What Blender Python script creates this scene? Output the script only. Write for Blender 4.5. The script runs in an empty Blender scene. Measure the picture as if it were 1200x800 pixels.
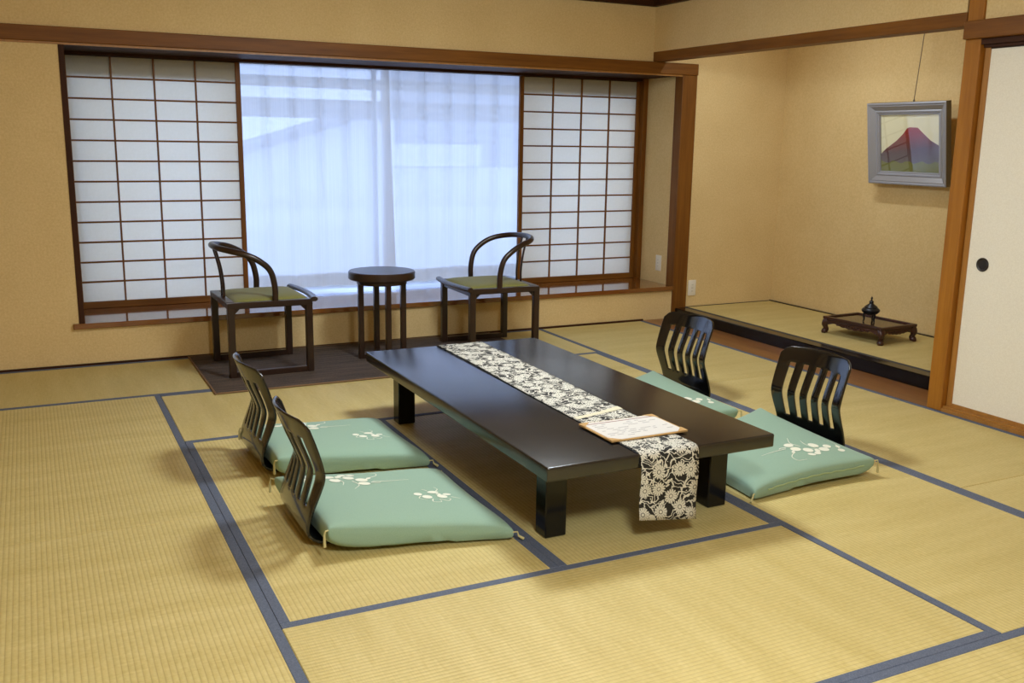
import bpy, bmesh, math, random
from mathutils import Vector, Matrix

random.seed(7)
C = bpy.context.scene.collection
S = 0.88                                    # one tatami half-length (the layout unit) in metres

def lin(r, g, b):
    f = lambda c: (c / 255 / 12.92) if c / 255 <= 0.04045 else ((c / 255 + 0.055) / 1.055) ** 2.4
    return (f(r), f(g), f(b), 1.0)

# ------------------------------------------------------------------ camera
cd = bpy.data.cameras.new('camera')
cam = bpy.data.objects.new('camera', cd)
C.objects.link(cam)
cd.sensor_width = 36.0
cd.lens = 36.0 * 1130.476 / 1200.0
cd.clip_start, cd.clip_end = 0.05, 200
R_ = Vector((0.8963906, -0.44300939, 0.01505219))
U_ = Vector((0.0773943, 0.18985592, 0.97875679))
F_ = Vector((0.4364562, 0.87618343, -0.20447146))
cam.matrix_world = Matrix(((R_.x, U_.x, -F_.x, -0.59520937 * S), (R_.y, U_.y, -F_.y, -6.79763605 * S),
                           (R_.z, U_.z, -F_.z, 1.49256253 * S), (0, 0, 0, 1)))
bpy.context.scene.camera = cam

# ------------------------------------------------------------------ daylight, lamps, exposure
world = bpy.data.worlds.new('overcast_daylight')
bpy.context.scene.world = world
world.use_nodes = True
wb = world.node_tree.nodes['Background']
wb.inputs['Color'].default_value = (0.42, 0.59, 1.0, 1)
wb.inputs['Strength'].default_value = 3.9

def area_lamp(name, loc, size, watts, col, rot=(0, 0, 0), shape='DISK', size_y=None):
    ld = bpy.data.lights.new(name, 'AREA')
    ld.shape = shape
    ld.size = size * S
    if size_y: ld.size_y = size_y * S
    ld.energy = watts
    ld.color = col
    o = bpy.data.objects.new(name, ld)
    C.objects.link(o)
    o.location = Vector(loc) * S
    o.rotation_euler = rot
    return o

LAMP = (0.86, 0.96, 1.04)
area_lamp('alcove_fill_light', (4.42, -1.25, 2.57), 0.10, 12, LAMP, shape='RECTANGLE', size_y=0.9)  # added fill light without a fixture; brightens the alcove top against the lintel's shadow

def dome_lamp(name, loc, radius, watts, col):
    ld = bpy.data.lights.new(name, 'POINT')
    ld.shadow_soft_size = radius * S
    ld.energy = watts
    ld.color = col
    o = bpy.data.objects.new(name, ld)
    C.objects.link(o)
    o.location = Vector(loc) * S

for i, (x, y) in enumerate(((1.55, -2.75), (0.3, -6.3))):
    sfx = '' if i == 0 else '.001'
    dome_lamp('ceiling_lamp' + sfx, (x, y, 2.40), 0.20, (43, 66)[i], LAMP)             # glow of the lamp's shade, all round
    area_lamp('ceiling_lamp_diffuser' + sfx, (x, y, 2.36), 0.60, (32, 50)[i], LAMP)   # its open underside

vs = bpy.context.scene.view_settings
vs.view_transform = 'Standard'
vs.look = 'None'
vs.gamma = 1.0
vs.use_curve_mapping = False
vs.exposure = 0.0
cy = bpy.context.scene.cycles
cy.max_bounces = 10
cy.diffuse_bounces = 5
cy.transparent_max_bounces = 24
cy.sample_clamp_indirect = 6.0
cy.use_denoising = True
try:
    cy.denoiser = 'OPENIMAGEDENOISE'
except Exception:
    pass

# ------------------------------------------------------------------ materials
class NT:
    def __init__(s, name):
        s.m = bpy.data.materials.new(name)
        s.m.use_nodes = True
        s.t = s.m.node_tree
        s.b = s.t.nodes['Principled BSDF']
        s.out = s.t.nodes['Material Output']
    def n(s, kind, **kw):
        nd = s.t.nodes.new(kind)
        for k, v in kw.items():
            if k in nd.bl_rna.properties: setattr(nd, k, v)
        return nd
    def l(s, a, b): s.t.links.new(a, b)
    def math(s, op, a, b=None, c=None):
        nd = s.n('ShaderNodeMath', operation=op)
        for i, x in enumerate((a, b, c)):
            if x is None: continue
            if isinstance(x, (int, float)): nd.inputs[i].default_value = x
            else: s.l(x, nd.inputs[i])
        return nd.outputs[0]
    def mix(s, fac, c1, c2):
        nd = s.n('ShaderNodeMixRGB')
        for k, x in (('Fac', fac), ('Color1', c1), ('Color2', c2)):
            if isinstance(x, (int, float, tuple)): nd.inputs[k].default_value = x
            else: s.l(x, nd.inputs[k])
        return nd.outputs[0]
    def coords(s, scale=(1, 1, 1), kind='Object'):
        tc = s.n('ShaderNodeTexCoord')
        mp = s.n('ShaderNodeMapping')
        mp.inputs['Scale'].default_value = scale
        s.l(tc.outputs[kind], mp.inputs['Vector'])
        return mp.outputs['Vector']
    def noise(s, vec, scale, detail=3, rough=0.5):
        nd = s.n('ShaderNodeTexNoise')
        nd.inputs['Scale'].default_value = scale
        nd.inputs['Detail'].default_value = detail
        nd.inputs['Roughness'].default_value = rough
        s.l(vec, nd.inputs['Vector'])
        return nd.outputs['Fac']
    def ramp(s, fac, stops):
        nd = s.n('ShaderNodeValToRGB')
        e = nd.color_ramp.elements
        while len(e) < len(stops): e.new(0.5)
        for i, (p, c) in enumerate(stops):
            e[i].position = p
            e[i].color = c
        s.l(fac, nd.inputs['Fac'])
        return nd.outputs['Color']
    def bump(s, h, strength, dist):
        nd = s.n('ShaderNodeBump')
        nd.inputs['Strength'].default_value = strength
        nd.inputs['Distance'].default_value = dist
        s.l(h, nd.inputs['Height'])
        s.l(nd.outputs['Normal'], s.b.inputs['Normal'])
    def set(s, **kw):
        for k, v in kw.items():
            k = k.replace('_', ' ')
            if isinstance(v, (int, float, tuple)): s.b.inputs[k].default_value = v
            else: s.l(v, s.b.inputs[k])

def plain(name, rgb, rough=0.5, **kw):
    t = NT(name)
    t.set(Base_Color=lin(*rgb), Roughness=rough, **kw)
    return t.m

def wood(name, dark, light, rough, axis, grain=1.0, **kw):
    t = NT(name)
    sc = [26, 26, 26]
    sc['xyz'.index(axis)] = 1.6
    v = t.coords(tuple(sc))
    a = t.noise(v, 1.0 * grain, 5, 0.6)
    v2 = t.coords(tuple(x * 5 for x in sc))
    b = t.noise(v2, 1.0, 2, 0.5)
    f = t.math('ADD', t.math('MULTIPLY', a, 0.75), t.math('MULTIPLY', b, 0.25))
    t.set(Base_Color=t.ramp(f, [(0.32, lin(*dark)), (0.68, lin(*light))]), Roughness=rough, **kw)
    return t.m

WOOD_D, WOOD_L = (98, 58, 15), (130, 82, 27)
M = {}
for ax in 'xyz':
    M['cedar_' + ax] = wood('cedar_' + ax, WOOD_D, WOOD_L, 0.5, ax, Specular_IOR_Level=0.25)
    M['dark_trim_' + ax] = wood('dark_trim_' + ax, (48, 26, 13), (70, 40, 21), 0.6, ax, Specular_IOR_Level=0.15)
    M['dark_' + ax] = wood('dark_wood_' + ax, (32, 19, 12), (50, 30, 19), 0.30, ax)
M['pillar'] = wood('pillar_wood', (140, 87, 22), (168, 110, 36), 0.45, 'z', Specular_IOR_Level=0.3)
M['board'] = wood('threshold_board', (112, 70, 32), (148, 98, 52), 0.32, 'y', 0.6)
M['sill'] = wood('lacquered_sill', (108, 62, 26), (134, 82, 36), 0.10, 'x', Coat_Weight=0.6, Coat_Roughness=0.06)
M['stile'] = wood('light_stile', (146, 98, 40), (172, 120, 56), 0.45, 'z')

def wallpaper():
    t = NT('woven_wallpaper')
    v = t.coords((1, 1, 1))
    a = t.noise(v, 90, 3, 0.6)
    g = t.noise(v, 3, 2, 0.5)
    f = t.math('ADD', t.math('MULTIPLY', a, 0.7), t.math('MULTIPLY', g, 0.3))
    t.set(Base_Color=t.ramp(f, [(0.3, lin(204, 175, 120)), (0.7, lin(222, 196, 143))]), Roughness=0.92)
    t.bump(a, 0.25, 0.004)
    return t.m
M['wall'] = wallpaper()

def tatami():
    t = NT('rush_mat')                                    # local x = long side of the mat
    tc = t.n('ShaderNodeTexCoord')
    sep = t.n('ShaderNodeSeparateXYZ')
    t.l(tc.outputs['Object'], sep.inputs[0])
    y = sep.outputs['Y']
    rib = t.math('ABSOLUTE', t.math('SINE', t.math('MULTIPLY', y, math.pi / 0.0155)))
    vs_ = t.n('ShaderNodeMapping')
    vs_.inputs['Scale'].default_value = (420, 9, 1)       # single rushes run across the mat
    t.l(tc.outputs['Object'], vs_.inputs['Vector'])
    rush = t.noise(vs_.outputs['Vector'], 1, 2, 0.5)
    v3 = t.n('ShaderNodeMapping')
    v3.inputs['Scale'].default_value = (60, 70, 1)
    t.l(tc.outputs['Object'], v3.inputs['Vector'])
    fleck = t.noise(v3.outputs['Vector'], 1, 2, 0.6)
    v4 = t.n('ShaderNodeMapping')
    v4.inputs['Scale'].default_value = (10, 1.3, 1)
    t.l(tc.outputs['Object'], v4.inputs['Vector'])
    band = t.noise(v4.outputs['Vector'], 1, 2, 0.5)
    f = t.math('ADD', t.math('MULTIPLY', rush, 0.35), t.math('MULTIPLY', fleck, 0.30))
    f = t.math('ADD', f, t.math('MULTIPLY', band, 0.35))
    col = t.ramp(f, [(0.30, lin(181, 160, 94)), (0.70, lin(214, 196, 135))])
    groove = t.math('POWER', t.math('SUBTRACT', 1.0, rib), 3.0)
    col = t.mix(t.math('MULTIPLY', groove, 0.38), col, lin(132, 102, 48))
    t.set(Base_Color=col, Roughness=0.58, Specular_IOR_Level=0.35)
    t.bump(t.math('ADD', rib, t.math('MULTIPLY', rush, 0.25)), 0.5, 0.0016)
    return t.m
M['tatami'] = tatami()

def hem():
    t = NT('mat_border_cloth')
    v = t.coords((500, 260, 260))
    a = t.noise(v, 1, 1, 0.5)
    t.set(Base_Color=t.ramp(a, [(0.3, lin(72, 80, 98)), (0.7, lin(99, 106, 124))]), Roughness=0.8)
    return t.m
M['hem'] = hem()

M['hem_dark'] = plain('dark_border_cloth', (58, 56, 54), 0.85)
def rug():
    t = NT('woven_rug')
    v = t.coords((3, 55, 1))
    a = t.noise(v, 1, 4, 0.65)
    v2 = t.coords((90, 220, 1))
    b = t.noise(v2, 1, 2, 0.6)
    f = t.math('ADD', t.math('MULTIPLY', a, 0.6), t.math('MULTIPLY', b, 0.4))
    t.set(Base_Color=t.ramp(f, [(0.38, lin(36, 27, 23)), (0.62, lin(96, 79, 67))]), Roughness=0.95)
    t.bump(f, 0.5, 0.003)
    return t.m
M['rug'] = rug()
M['rug_edge'] = plain('rug_edging', (120, 92, 62), 0.9)

M['lacquer'] = plain('black_lacquer', (13, 13, 14), 0.13, Specular_IOR_Level=0.4)
M['zaisu'] = plain('black_lacquered_plywood', (12, 11, 11), 0.13, IOR=1.65, Coat_Weight=0.25, Coat_Roughness=0.08)
def tabletop():
    t = NT('brushed_black_lacquer')
    v = t.coords((2.5, 60, 1))
    a = t.noise(v, 1, 3, 0.6)
    v2 = t.coords((5, 5, 1))
    b = t.noise(v2, 1, 3, 0.6)
    t.set(Base_Color=t.ramp(a, [(0.3, lin(20, 20, 21)), (0.7, lin(27, 26, 27))]),
          Roughness=t.math('ADD', 0.215, t.math('MULTIPLY', b, 0.02)), IOR=1.75)
    return t.m
M['tabletop'] = tabletop()
M['rosewood'] = wood('carved_rosewood', (44, 22, 16), (72, 38, 28), 0.35, 'y')
M['rosewood_panel'] = plain('polished_tray_panel', (52, 32, 22), 0.10)
M['bronze'] = plain('dark_bronze', (44, 45, 48), 0.35, Metallic=0.6)

def cloth(name, c1, c2, rough=0.85, scale=500):
    t = NT(name)
    v = t.coords((1, 1, 1))
    a = t.noise(v, scale, 2, 0.5)
    t.set(Base_Color=t.ramp(a, [(0.3, lin(*c1)), (0.7, lin(*c2))]), Roughness=rough, Sheen_Weight=0.15)
    t.bump(a, 0.15, 0.001)
    return t.m
M['sage'] = cloth('sage_cotton', (131, 160, 140), (143, 171, 150))
M['sage_under'] = cloth('green_cotton_seam', (150, 172, 128), (168, 190, 145))
M['olive'] = cloth('olive_velvet', (112, 112, 56), (136, 134, 72), 0.9, 300)
M['print'] = plain('white_print', (226, 226, 208), 0.85)
M['tassel'] = plain('tassel_thread', (190, 180, 128), 0.9)
M['white_plastic'] = plain('white_plastic', (228, 222, 208), 0.4)
M['socket'] = plain('socket_shadow', (120, 112, 98), 0.6)
M['paper_print'] = plain('paper', (202, 198, 192), 0.8)
M['kraft'] = plain('kraft_board', (178, 140, 84), 0.8)
M['red_ink'] = plain('dark_red_ink', (120, 58, 54), 0.8)
M['grey_ink'] = plain('grey_ink', (136, 132, 134), 0.8)
M['wire'] = plain('picture_wire', (104, 90, 70), 0.5)
M['silver'] = plain('silver_grey_moulding', (152, 152, 158), 0.35, Metallic=0.25)
M['silver_side'] = plain('frame_side', (96, 84, 62), 0.5)
M['pull_black'] = plain('dark_pull', (36, 30, 26), 0.45)
M['alu'] = plain('aluminium_sash', (176, 178, 182), 0.4, Metallic=0.4)
M['ledge'] = plain('white_ledge', (246, 247, 248), 0.12, IOR=1.7, Coat_Weight=0.6)
M['ceiling'] = wood('ceiling_board', (206, 178, 132), (224, 198, 154), 0.6, 'y')
M['concrete'] = plain('grey_concrete', (110, 114, 122), 0.9)
M['white_wall'] = plain('white_render', (226, 228, 232), 0.9)
M['slate'] = plain('slate_roof', (150, 156, 168), 0.8)
M['fusuma'] = cloth('fusuma_paper', (228, 221, 204), (236, 230, 214), 0.8, 160)

def shoji_paper():
    t = NT('shoji_paper')
    tr = t.n('ShaderNodeBsdfTranslucent')
    df = t.n('ShaderNodeBsdfDiffuse')
    v = t.coords((1, 1, 1))
    c = t.ramp(t.noise(v, 60, 4, 0.6), [(0.2, lin(240, 235, 221)), (0.8, lin(246, 241, 229))])
    t.l(c, tr.inputs['Color']); t.l(c, df.inputs['Color'])
    mx = t.n('ShaderNodeMixShader')
    mx.inputs[0].default_value = 0.30
    t.l(tr.outputs[0], mx.inputs[1]); t.l(df.outputs[0], mx.inputs[2])
    t.l(mx.outputs[0], t.out.inputs['Surface'])
    return t.m
M['shoji'] = shoji_paper()

def sheer():
    t = NT('sheer_lace')
    tr = t.n('ShaderNodeBsdfTranslucent')
    df = t.n('ShaderNodeBsdfDiffuse')
    tp = t.n('ShaderNodeBsdfTransparent')
    v = t.coords((150, 0.3, 0.6))
    st = t.noise(v, 1, 3, 0.7)
    tr.inputs['Color'].default_value = (0.66, 0.66, 0.66, 1)
    df.inputs['Color'].default_value = (0.88, 0.88, 0.87, 1)
    m1 = t.n('ShaderNodeMixShader')
    m1.inputs[0].default_value = 0.42
    t.l(tr.outputs[0], m1.inputs[1]); t.l(df.outputs[0], m1.inputs[2])
    m2 = t.n('ShaderNodeMixShader')
    t.l(t.math('MULTIPLY_ADD', st, 0.22, 0.76), m2.inputs[0])
    t.l(tp.outputs[0], m2.inputs[1]); t.l(m1.outputs[0], m2.inputs[2])
    t.l(m2.outputs[0], t.out.inputs['Surface'])
    return t.m
M['sheer'] = sheer()

def glass(name, refl_ior):
    t = NT(name)
    tp = t.n('ShaderNodeBsdfTransparent')
    gl = t.n('ShaderNodeBsdfGlossy')
    gl.inputs['Roughness'].default_value = 0.0
    lw = t.n('ShaderNodeLayerWeight')
    f0 = ((refl_ior - 1) / (refl_ior + 1)) ** 2
    fr = t.math('MULTIPLY_ADD', t.math('POWER', lw.outputs['Facing'], 5.0), 1 - f0, f0)
    lw.inputs['Blend'].default_value = 0.5
    mx = t.n('ShaderNodeMixShader')
    t.l(fr, mx.inputs[0]); t.l(tp.outputs[0], mx.inputs[1]); t.l(gl.outputs[0], mx.inputs[2])
    t.l(mx.outputs[0], t.out.inputs['Surface'])
    return t.m
M['glass'] = glass('clear_glass', 1.45)
M['picture_glass'] = glass('picture_glass', 1.6)

def lace_runner():
    t = NT('floral_brocade')
    tc = t.n('ShaderNodeTexCoord')
    mp = t.n('ShaderNodeMapping')
    mp.inputs['Scale'].default_value = (13, 13, 1)
    t.l(tc.outputs['UV'], mp.inputs['Vector'])
    P = mp.outputs['Vector']
    vo = t.n('ShaderNodeTexVoronoi', voronoi_dimensions='2D')
    vo.inputs['Scale'].default_value = 1.0
    vo.inputs['Randomness'].default_value = 0.75
    t.l(P, vo.inputs['Vector'])
    sub = t.n('ShaderNodeVectorMath', operation='SUBTRACT')
    t.l(P, sub.inputs[0]); t.l(vo.outputs['Position'], sub.inputs[1])
    sp = t.n('ShaderNodeSeparateXYZ')
    t.l(sub.outputs[0], sp.inputs[0])
    th = t.math('ARCTAN2', sp.outputs['Y'], sp.outputs['X'])
    r = vo.outputs['Distance']
    pet = t.math('ABSOLUTE', t.math('COSINE', t.math('MULTIPLY', th, 7.0)))
    R = t.math('MULTIPLY_ADD', pet, 0.15, 0.24)
    flower = t.math('LESS_THAN', r, R)
    slit = t.math('MULTIPLY', t.math('LESS_THAN', pet, 0.22), t.math('GREATER_THAN', r, 0.17))
    ring = t.math('LESS_THAN', t.math('ABSOLUTE', t.math('SUBTRACT', r, 0.105)), 0.018)
    flower = t.math('MULTIPLY', flower, t.math('SUBTRACT', 1.0, t.math('MAXIMUM', slit, ring)))
    # leafy branches: cell edges of a distorted, slanted network
    nz = t.n('ShaderNodeTexNoise', noise_dimensions='2D')
    nz.inputs['Scale'].default_value = 1.4
    t.l(P, nz.inputs['Vector'])
    ad = t.n('ShaderNodeVectorMath', operation='MULTIPLY_ADD')
    t.l(nz.outputs['Color'], ad.inputs[0]); ad.inputs[1].default_value = (1.2, 1.2, 0)
    t.l(P, ad.inputs[2])
    m2 = t.n('ShaderNodeMapping')
    m2.inputs['Scale'].default_value = (1.5, 3.4, 1); m2.inputs['Rotation'].default_value = (0, 0, 0.5)
    t.l(ad.outputs[0], m2.inputs['Vector'])
    ve = t.n('ShaderNodeTexVoronoi', voronoi_dimensions='2D', feature='DISTANCE_TO_EDGE')
    ve.inputs['Scale'].default_value = 1.0
    t.l(m2.outputs['Vector'], ve.inputs['Vector'])
    branch = t.math('LESS_THAN', ve.outputs['Distance'], 0.105)
    halo = t.math('MULTIPLY', t.math('GREATER_THAN', r, t.math('ADD', R, 0.035)), 1.0)
    cream = t.math('MAXIMUM', flower, t.math('MULTIPLY', branch, halo))
    t.set(Base_Color=t.mix(cream, lin(22, 20, 18), lin(206, 202, 188)), Roughness=0.75)
    t.bump(cream, 0.4, 0.001)
    return t.m
M['runner'] = lace_runner()
M['runner_back'] = plain('black_backing_cloth', (18, 17, 17), 0.8)

def mountain():
    t = NT('mountain_paint')
    tc = t.n('ShaderNodeTexCoord')
    sp = t.n('ShaderNodeSeparateXYZ')
    t.l(tc.outputs['Object'], sp.inputs[0])
    h = t.math('DIVIDE', sp.outputs['Z'], 0.26 * S)
    h = t.math('ADD', h, t.math('MULTIPLY', sp.outputs['Y'], 0.55))
    h = t.math('ADD', h, t.math('MULTIPLY', t.noise(t.coords((30, 30, 30)), 1, 3, 0.6), 0.10))
    t.set(Base_Color=t.ramp(h, [(0.0, lin(104, 96, 96)), (0.45, lin(92, 70, 72)), (0.72, lin(124, 62, 54)), (1.0, lin(150, 46, 38))]), Roughness=0.8)
    return t.m
M['mountain'] = mountain()
M['paint_sky'] = plain('painted_sky', (226, 220, 184), 0.8)
M['paint_meadow'] = plain('painted_meadow', (120, 122, 62), 0.8)

# ------------------------------------------------------------------ mesh helpers (all lengths in layout units)
class MB:
    def __init__(s): s.v, s.f, s.sm, s.uv = [], [], [], None
    def add(s, vs, fs, smooth=False):
        o = len(s.v)
        s.v += [tuple(v) for v in vs]
        s.f += [tuple(i + o for i in f) for f in fs]
        s.sm += [smooth] * len(fs)
        return s
    def box(s, x0, x1, y0, y1, z0, z1, bev=0.0, seg=1):
        bm = bmesh.new()
        bmesh.ops.create_cube(bm, size=1)
        for v in bm.verts:
            v.co = Vector((x0 + (v.co.x + .5) * (x1 - x0), y0 + (v.co.y + .5) * (y1 - y0), z0 + (v.co.z + .5) * (z1 - z0)))
        if bev: bmesh.ops.bevel(bm, geom=bm.edges[:], offset=bev, segments=seg, affect='EDGES', profile=0.5)
        bm.verts.index_update()
        s.add([v.co[:] for v in bm.verts], [[v.index for v in f.verts] for f in bm.faces], seg > 1)
        bm.free()
        return s
    def prism(s, poly, axis, a, b):
        """extrude a 2D polygon (in the two axes other than `axis`, cyclic order) from a to b"""
        n = len(poly)
        def P(p, t):
            if axis == 'x': return (t, p[0], p[1])
            if axis == 'y': return (p[0], t, p[1])
            return (p[0], p[1], t)
        vs = [P(p, a) for p in poly] + [P(p, b) for p in poly]
        fs = [tuple(range(n)), tuple(range(2 * n - 1, n - 1, -1))]
        fs += [(i, i + n, (i + 1) % n + n, (i + 1) % n) for i in range(n)]
        return s.add(vs, fs)
    def tube(s, path, rad, n=8, flat=1.0, up=(0, 0, 1), caps=True):
        path = [Vector(p) for p in path]
        k = len(path)
        rad = rad if isinstance(rad, (list, tuple)) else [rad] * k
        vs, fs = [], []
        ref = Vector(up)
        for i, p in enumerate(path):
            d = (path[min(i + 1, k - 1)] - path[max(i - 1, 0)]).normalized()
            a = ref - d * ref.dot(d)
            if a.length < 1e-4: a = d.orthogonal()
            a.normalize()
            ref = a
            b = d.cross(a)
            for j in range(n):
                t = 2 * math.pi * (j + .5) / n
                vs.append(p + a * (rad[i] * math.cos(t)) + b * (rad[i] * flat * math.sin(t)))
        for i in range(k - 1):
            for j in range(n):
                q = (j + 1) % n
                fs.append((i * n + j, i * n + q, (i + 1) * n + q, (i + 1) * n + j))
        if caps:
            fs += [tuple(range(n - 1, -1, -1)), tuple((k - 1) * n + j for j in range(n))]
        return s.add(vs, fs, n > 4)
    def lathe(s, prof, n=24, c=(0, 0, 0)):
        vs, fs = [], []
        for r, z in prof:
            for j in range(n):
                t = 2 * math.pi * j / n
                vs.append((c[0] + r * math.cos(t), c[1] + r * math.sin(t), c[2] + z))
        k = len(prof)
        for i in range(k - 1):
            for j in range(n):
                q = (j + 1) % n
                fs.append((i * n + j, i * n + q, (i + 1) * n + q, (i + 1) * n + j))
        fs += [tuple(range(n - 1, -1, -1)), tuple((k - 1) * n + j for j in range(n))]
        return s.add(vs, fs, True)
    def grid(s, fn, us, vs_, smooth=True, close=False):
        vv = [fn(a, b) for b in vs_ for a in us]
        n = len(us)
        fs = [(j * n + i, j * n + i + 1, (j + 1) * n + i + 1, (j + 1) * n + i) for j in range(len(vs_) - 1) for i in range(n - 1)]
        return s.add(vv, fs, smooth)
    def mesh(s, name, mat):
        me = bpy.data.meshes.new(name)
        me.from_pydata([(x * S, y * S, z * S) for x, y, z in s.v], [], s.f)
        bm = bmesh.new()
        bm.from_mesh(me)
        if getattr(s, 'weld', False): bmesh.ops.remove_doubles(bm, verts=bm.verts[:], dist=0.0006)
        if not getattr(s, 'open', False): bmesh.ops.recalc_face_normals(bm, faces=bm.faces[:])
        bm.to_mesh(me)
        bm.free()
        me.polygons.foreach_set('use_smooth', s.sm if len(s.sm) == len(me.polygons) else [True] * len(me.polygons))
        if any(s.sm): me.set_sharp_from_angle(angle=math.radians(80 if getattr(s, 'weld', False) else 38))
        me.materials.append(M[mat])
        return me
    def build(s, name, mat, parent=None, loc=None, rz=0.0):
        o = bpy.data.objects.new(name, s.mesh(name, mat))
        C.objects.link(o)
        if parent: o.parent = parent
        if loc: o.location = Vector(loc) * S
        if rz: o.rotation_euler = (0, 0, rz)
        return o

def lin_space(a, b, n): return [a + (b - a) * i / (n - 1) for i in range(n)]

def tag(o, label=None, cat=None, group=None, kind=None):
    for k, v in (('label', label), ('category', cat), ('group', group), ('kind', kind)):
        if v: o[k] = v
    return o

def thing(name, loc=(0, 0, 0), rz=0.0, label=None, cat=None, group=None, kind=None):
    o = bpy.data.objects.new(name, None)
    o.empty_display_size = 0.05
    C.objects.link(o)
    o.location = Vector(loc) * S
    o.rotation_euler = (0, 0, rz)
    return tag(o, label, cat, group, kind)

def copy_tree(o, parent=None):
    c = o.copy()
    C.objects.link(c)
    if parent: c.parent = parent
    for ch in list(o.children): copy_tree(ch, c)
    return c

def catmull(pts, n=6):
    P = [Vector(p) for p in pts]
    P = [2 * P[0] - P[1]] + P + [2 * P[-1] - P[-2]]
    out = []
    for i in range(1, len(P) - 2):
        for j in range(n):
            t = j / n
            a, b, c, d = P[i - 1], P[i], P[i + 1], P[i + 2]
            out.append(0.5 * ((2 * b) + (c - a) * t + (2 * a - 5 * b + 4 * c - d) * t * t + (3 * b - a - 3 * c + d) * t ** 3))
    out.append(P[-2])
    return out

YW = -0.0365          # face of the window wall
ZC = 2.62             # ceiling
XW = 4.013            # face of the wall over the alcove and of the sliding doors

# ------------------------------------------------------------------ floor: mats with cloth borders
floor = thing('floor', label='tatami floor of bordered rush mats', kind='structure')
MB().box(-3.0, 4.06, -9.0, YW, -0.12, -0.055).build('subfloor', 'board', floor)
HW = 0.034
mat_mesh, hem_mesh = {}, {}
def mat(x0, x1, y0, y1, z=0.0, hems=(1, 1), border=True):
    lx, ly = x1 - x0, y1 - y0
    along_x = lx >= ly
    L, W = (lx, ly) if along_x else (ly, lx)
    key = (round(L, 3), round(W, 3), z)
    g = 0.0012
    if key not in mat_mesh:
        mat_mesh[key] = MB().box(-L / 2 + g, L / 2 - g, -W / 2 + g, W / 2 - g, -0.05, 0, 0.003).mesh('tatami_mat', 'tatami')
        hem_mesh[key] = MB().box(-L / 2 + g, L / 2 - g, -HW / 2, HW / 2, -0.048, 0.0018, 0.0015).mesh('cloth_border', 'hem' if z == 0 else 'hem_dark')
    o = bpy.data.objects.new('tatami_mat', mat_mesh[key])
    C.objects.link(o)
    o.parent = floor
    o.location = Vector(((x0 + x1) / 2, (y0 + y1) / 2, z)) * S
    if not along_x: o.rotation_euler = (0, 0, math.pi / 2)
    for i, sd in enumerate((-1, 1)):
        if not border or not hems[i]: continue
        h = bpy.data.objects.new('cloth_border', hem_mesh[key])
        C.objects.link(h)
        h.parent = o
        h.location = Vector((0, sd * (W / 2 - HW / 2 - g * 0.5), 0)) * S
    return o
YB = YW - 0.014
for a in [(1, 3, -1, YB), (-1, 1, -1, YB), (-3, -1, -1, YB),
          (0, 2, -2, -1), (2, 3, -3, -1), (2, 3, -5, -3), (1, 2, -4, -2), (0, 1, -4, -2), (0, 2, -5, -4),
          (-1, 0, -3, -1), (-1, 0, -5, -3), (-2, -1, -3, -1), (-2, -1, -5, -3), (-3, -2, -3, -1), (-3, -2, -5, -3),
          (3, XW, -2.02, YB), (3, XW, -4.03, -2.02), (3, XW, -6, -4.03), (3, XW, -8, -6),
          (1, 3, -6, -5), (-1, 1, -6, -5), (-3, -1, -6, -5),
          (1, 3, -7, -6), (-1, 1, -7, -6), (-3, -1, -7, -6), (1, 3, -8, -7), (-1, 1, -8, -7), (-3, -1, -8, -7),
          (1, 3, -9, -8), (-1, 1, -9, -8), (-3, -1, -9, -8)]:
    mat(*a)
# boarded strip before the alcove, and the raised alcove mat
MB().box(XW, 4.35, -2.998, YW, -0.05, 0.002).build('floor_board', 'board', floor)
am = mat(4.434, 5.405, -2.99, YW - 0.006, 0.09, hems=(0, 1))
am.name = 'tatami_mat'

# ------------------------------------------------------------------ walls, ceiling
def struct(mb, name, matname, label=None, parent=None):
    o = mb.build(name, matname, parent)
    if parent is None: tag(o, label, kind='structure')
    return o
XJ = -0.369
XP = 4.31
w = MB()
w.box(-3.1, XJ, YW, 1.25, -0.12, ZC + 0.1)
w.box(XP, 5.6, YW, 1.25, -0.12, ZC + 0.1)
w.box(XJ, XP, YW, 1.25, -0.12, 0.247)
w.box(XJ, XP, YW, 1.25, 2.05, ZC + 0.1)
w.box(XJ, -0.27, 0.62, 1.25, 0.24, 2.05)  # added return, out of view; shades the left screen's outer paper column
w.box(4.18, XP, 0.62, 1.25, 0.24, 2.05)  # matching return added at the right for the same shading
struct(w, 'wall_back', 'wall', 'beige papered wall around the wide window recess')
w = MB()
w.box(XW, 4.12, -2.99, YW, 2.19, ZC + 0.1)
w.box(5.41, 5.55, -3.2, YW, -0.05, ZC + 0.1)
w.box(4.16, 5.41, -3.16, -2.995, -0.05, ZC + 0.1)
w.box(XW + 0.012, 4.16, -6.5, -3.098, 2.13, ZC + 0.1)
w.box(XW + 0.012, 4.16, -9.1, -5.2, -0.05, 2.13)
struct(w, 'wall_right', 'wall', 'beige papered wall with the picture alcove')
struct(MB().box(-3.1, -3.0, -9.1, YW, -0.12, ZC + 0.1), 'wall_left', 'wall', 'beige papered wall at the left')
struct(MB().box(-3.1, 4.2, -9.1, -9.0, -0.12, ZC + 0.1), 'wall_front', 'wall', 'beige papered wall behind the viewer')
struct(MB().box(-3.1, 5.6, -9.1, 1.25, ZC, ZC + 0.08), 'ceiling', 'ceiling', 'pale boarded ceiling')

trim = 0
def trim_obj(mb, matname, label):
    global trim
    trim += 1
    return struct(mb, 'trim_%d' % trim, matname, label)
bb = MB().box(-3.0, XW, YW - 0.014, YW + 0.002, -0.05, 0.014)
struct(bb, 'baseboard_back', 'dark_trim_x', 'thin dark wood strip at the foot of the window wall')
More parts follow.
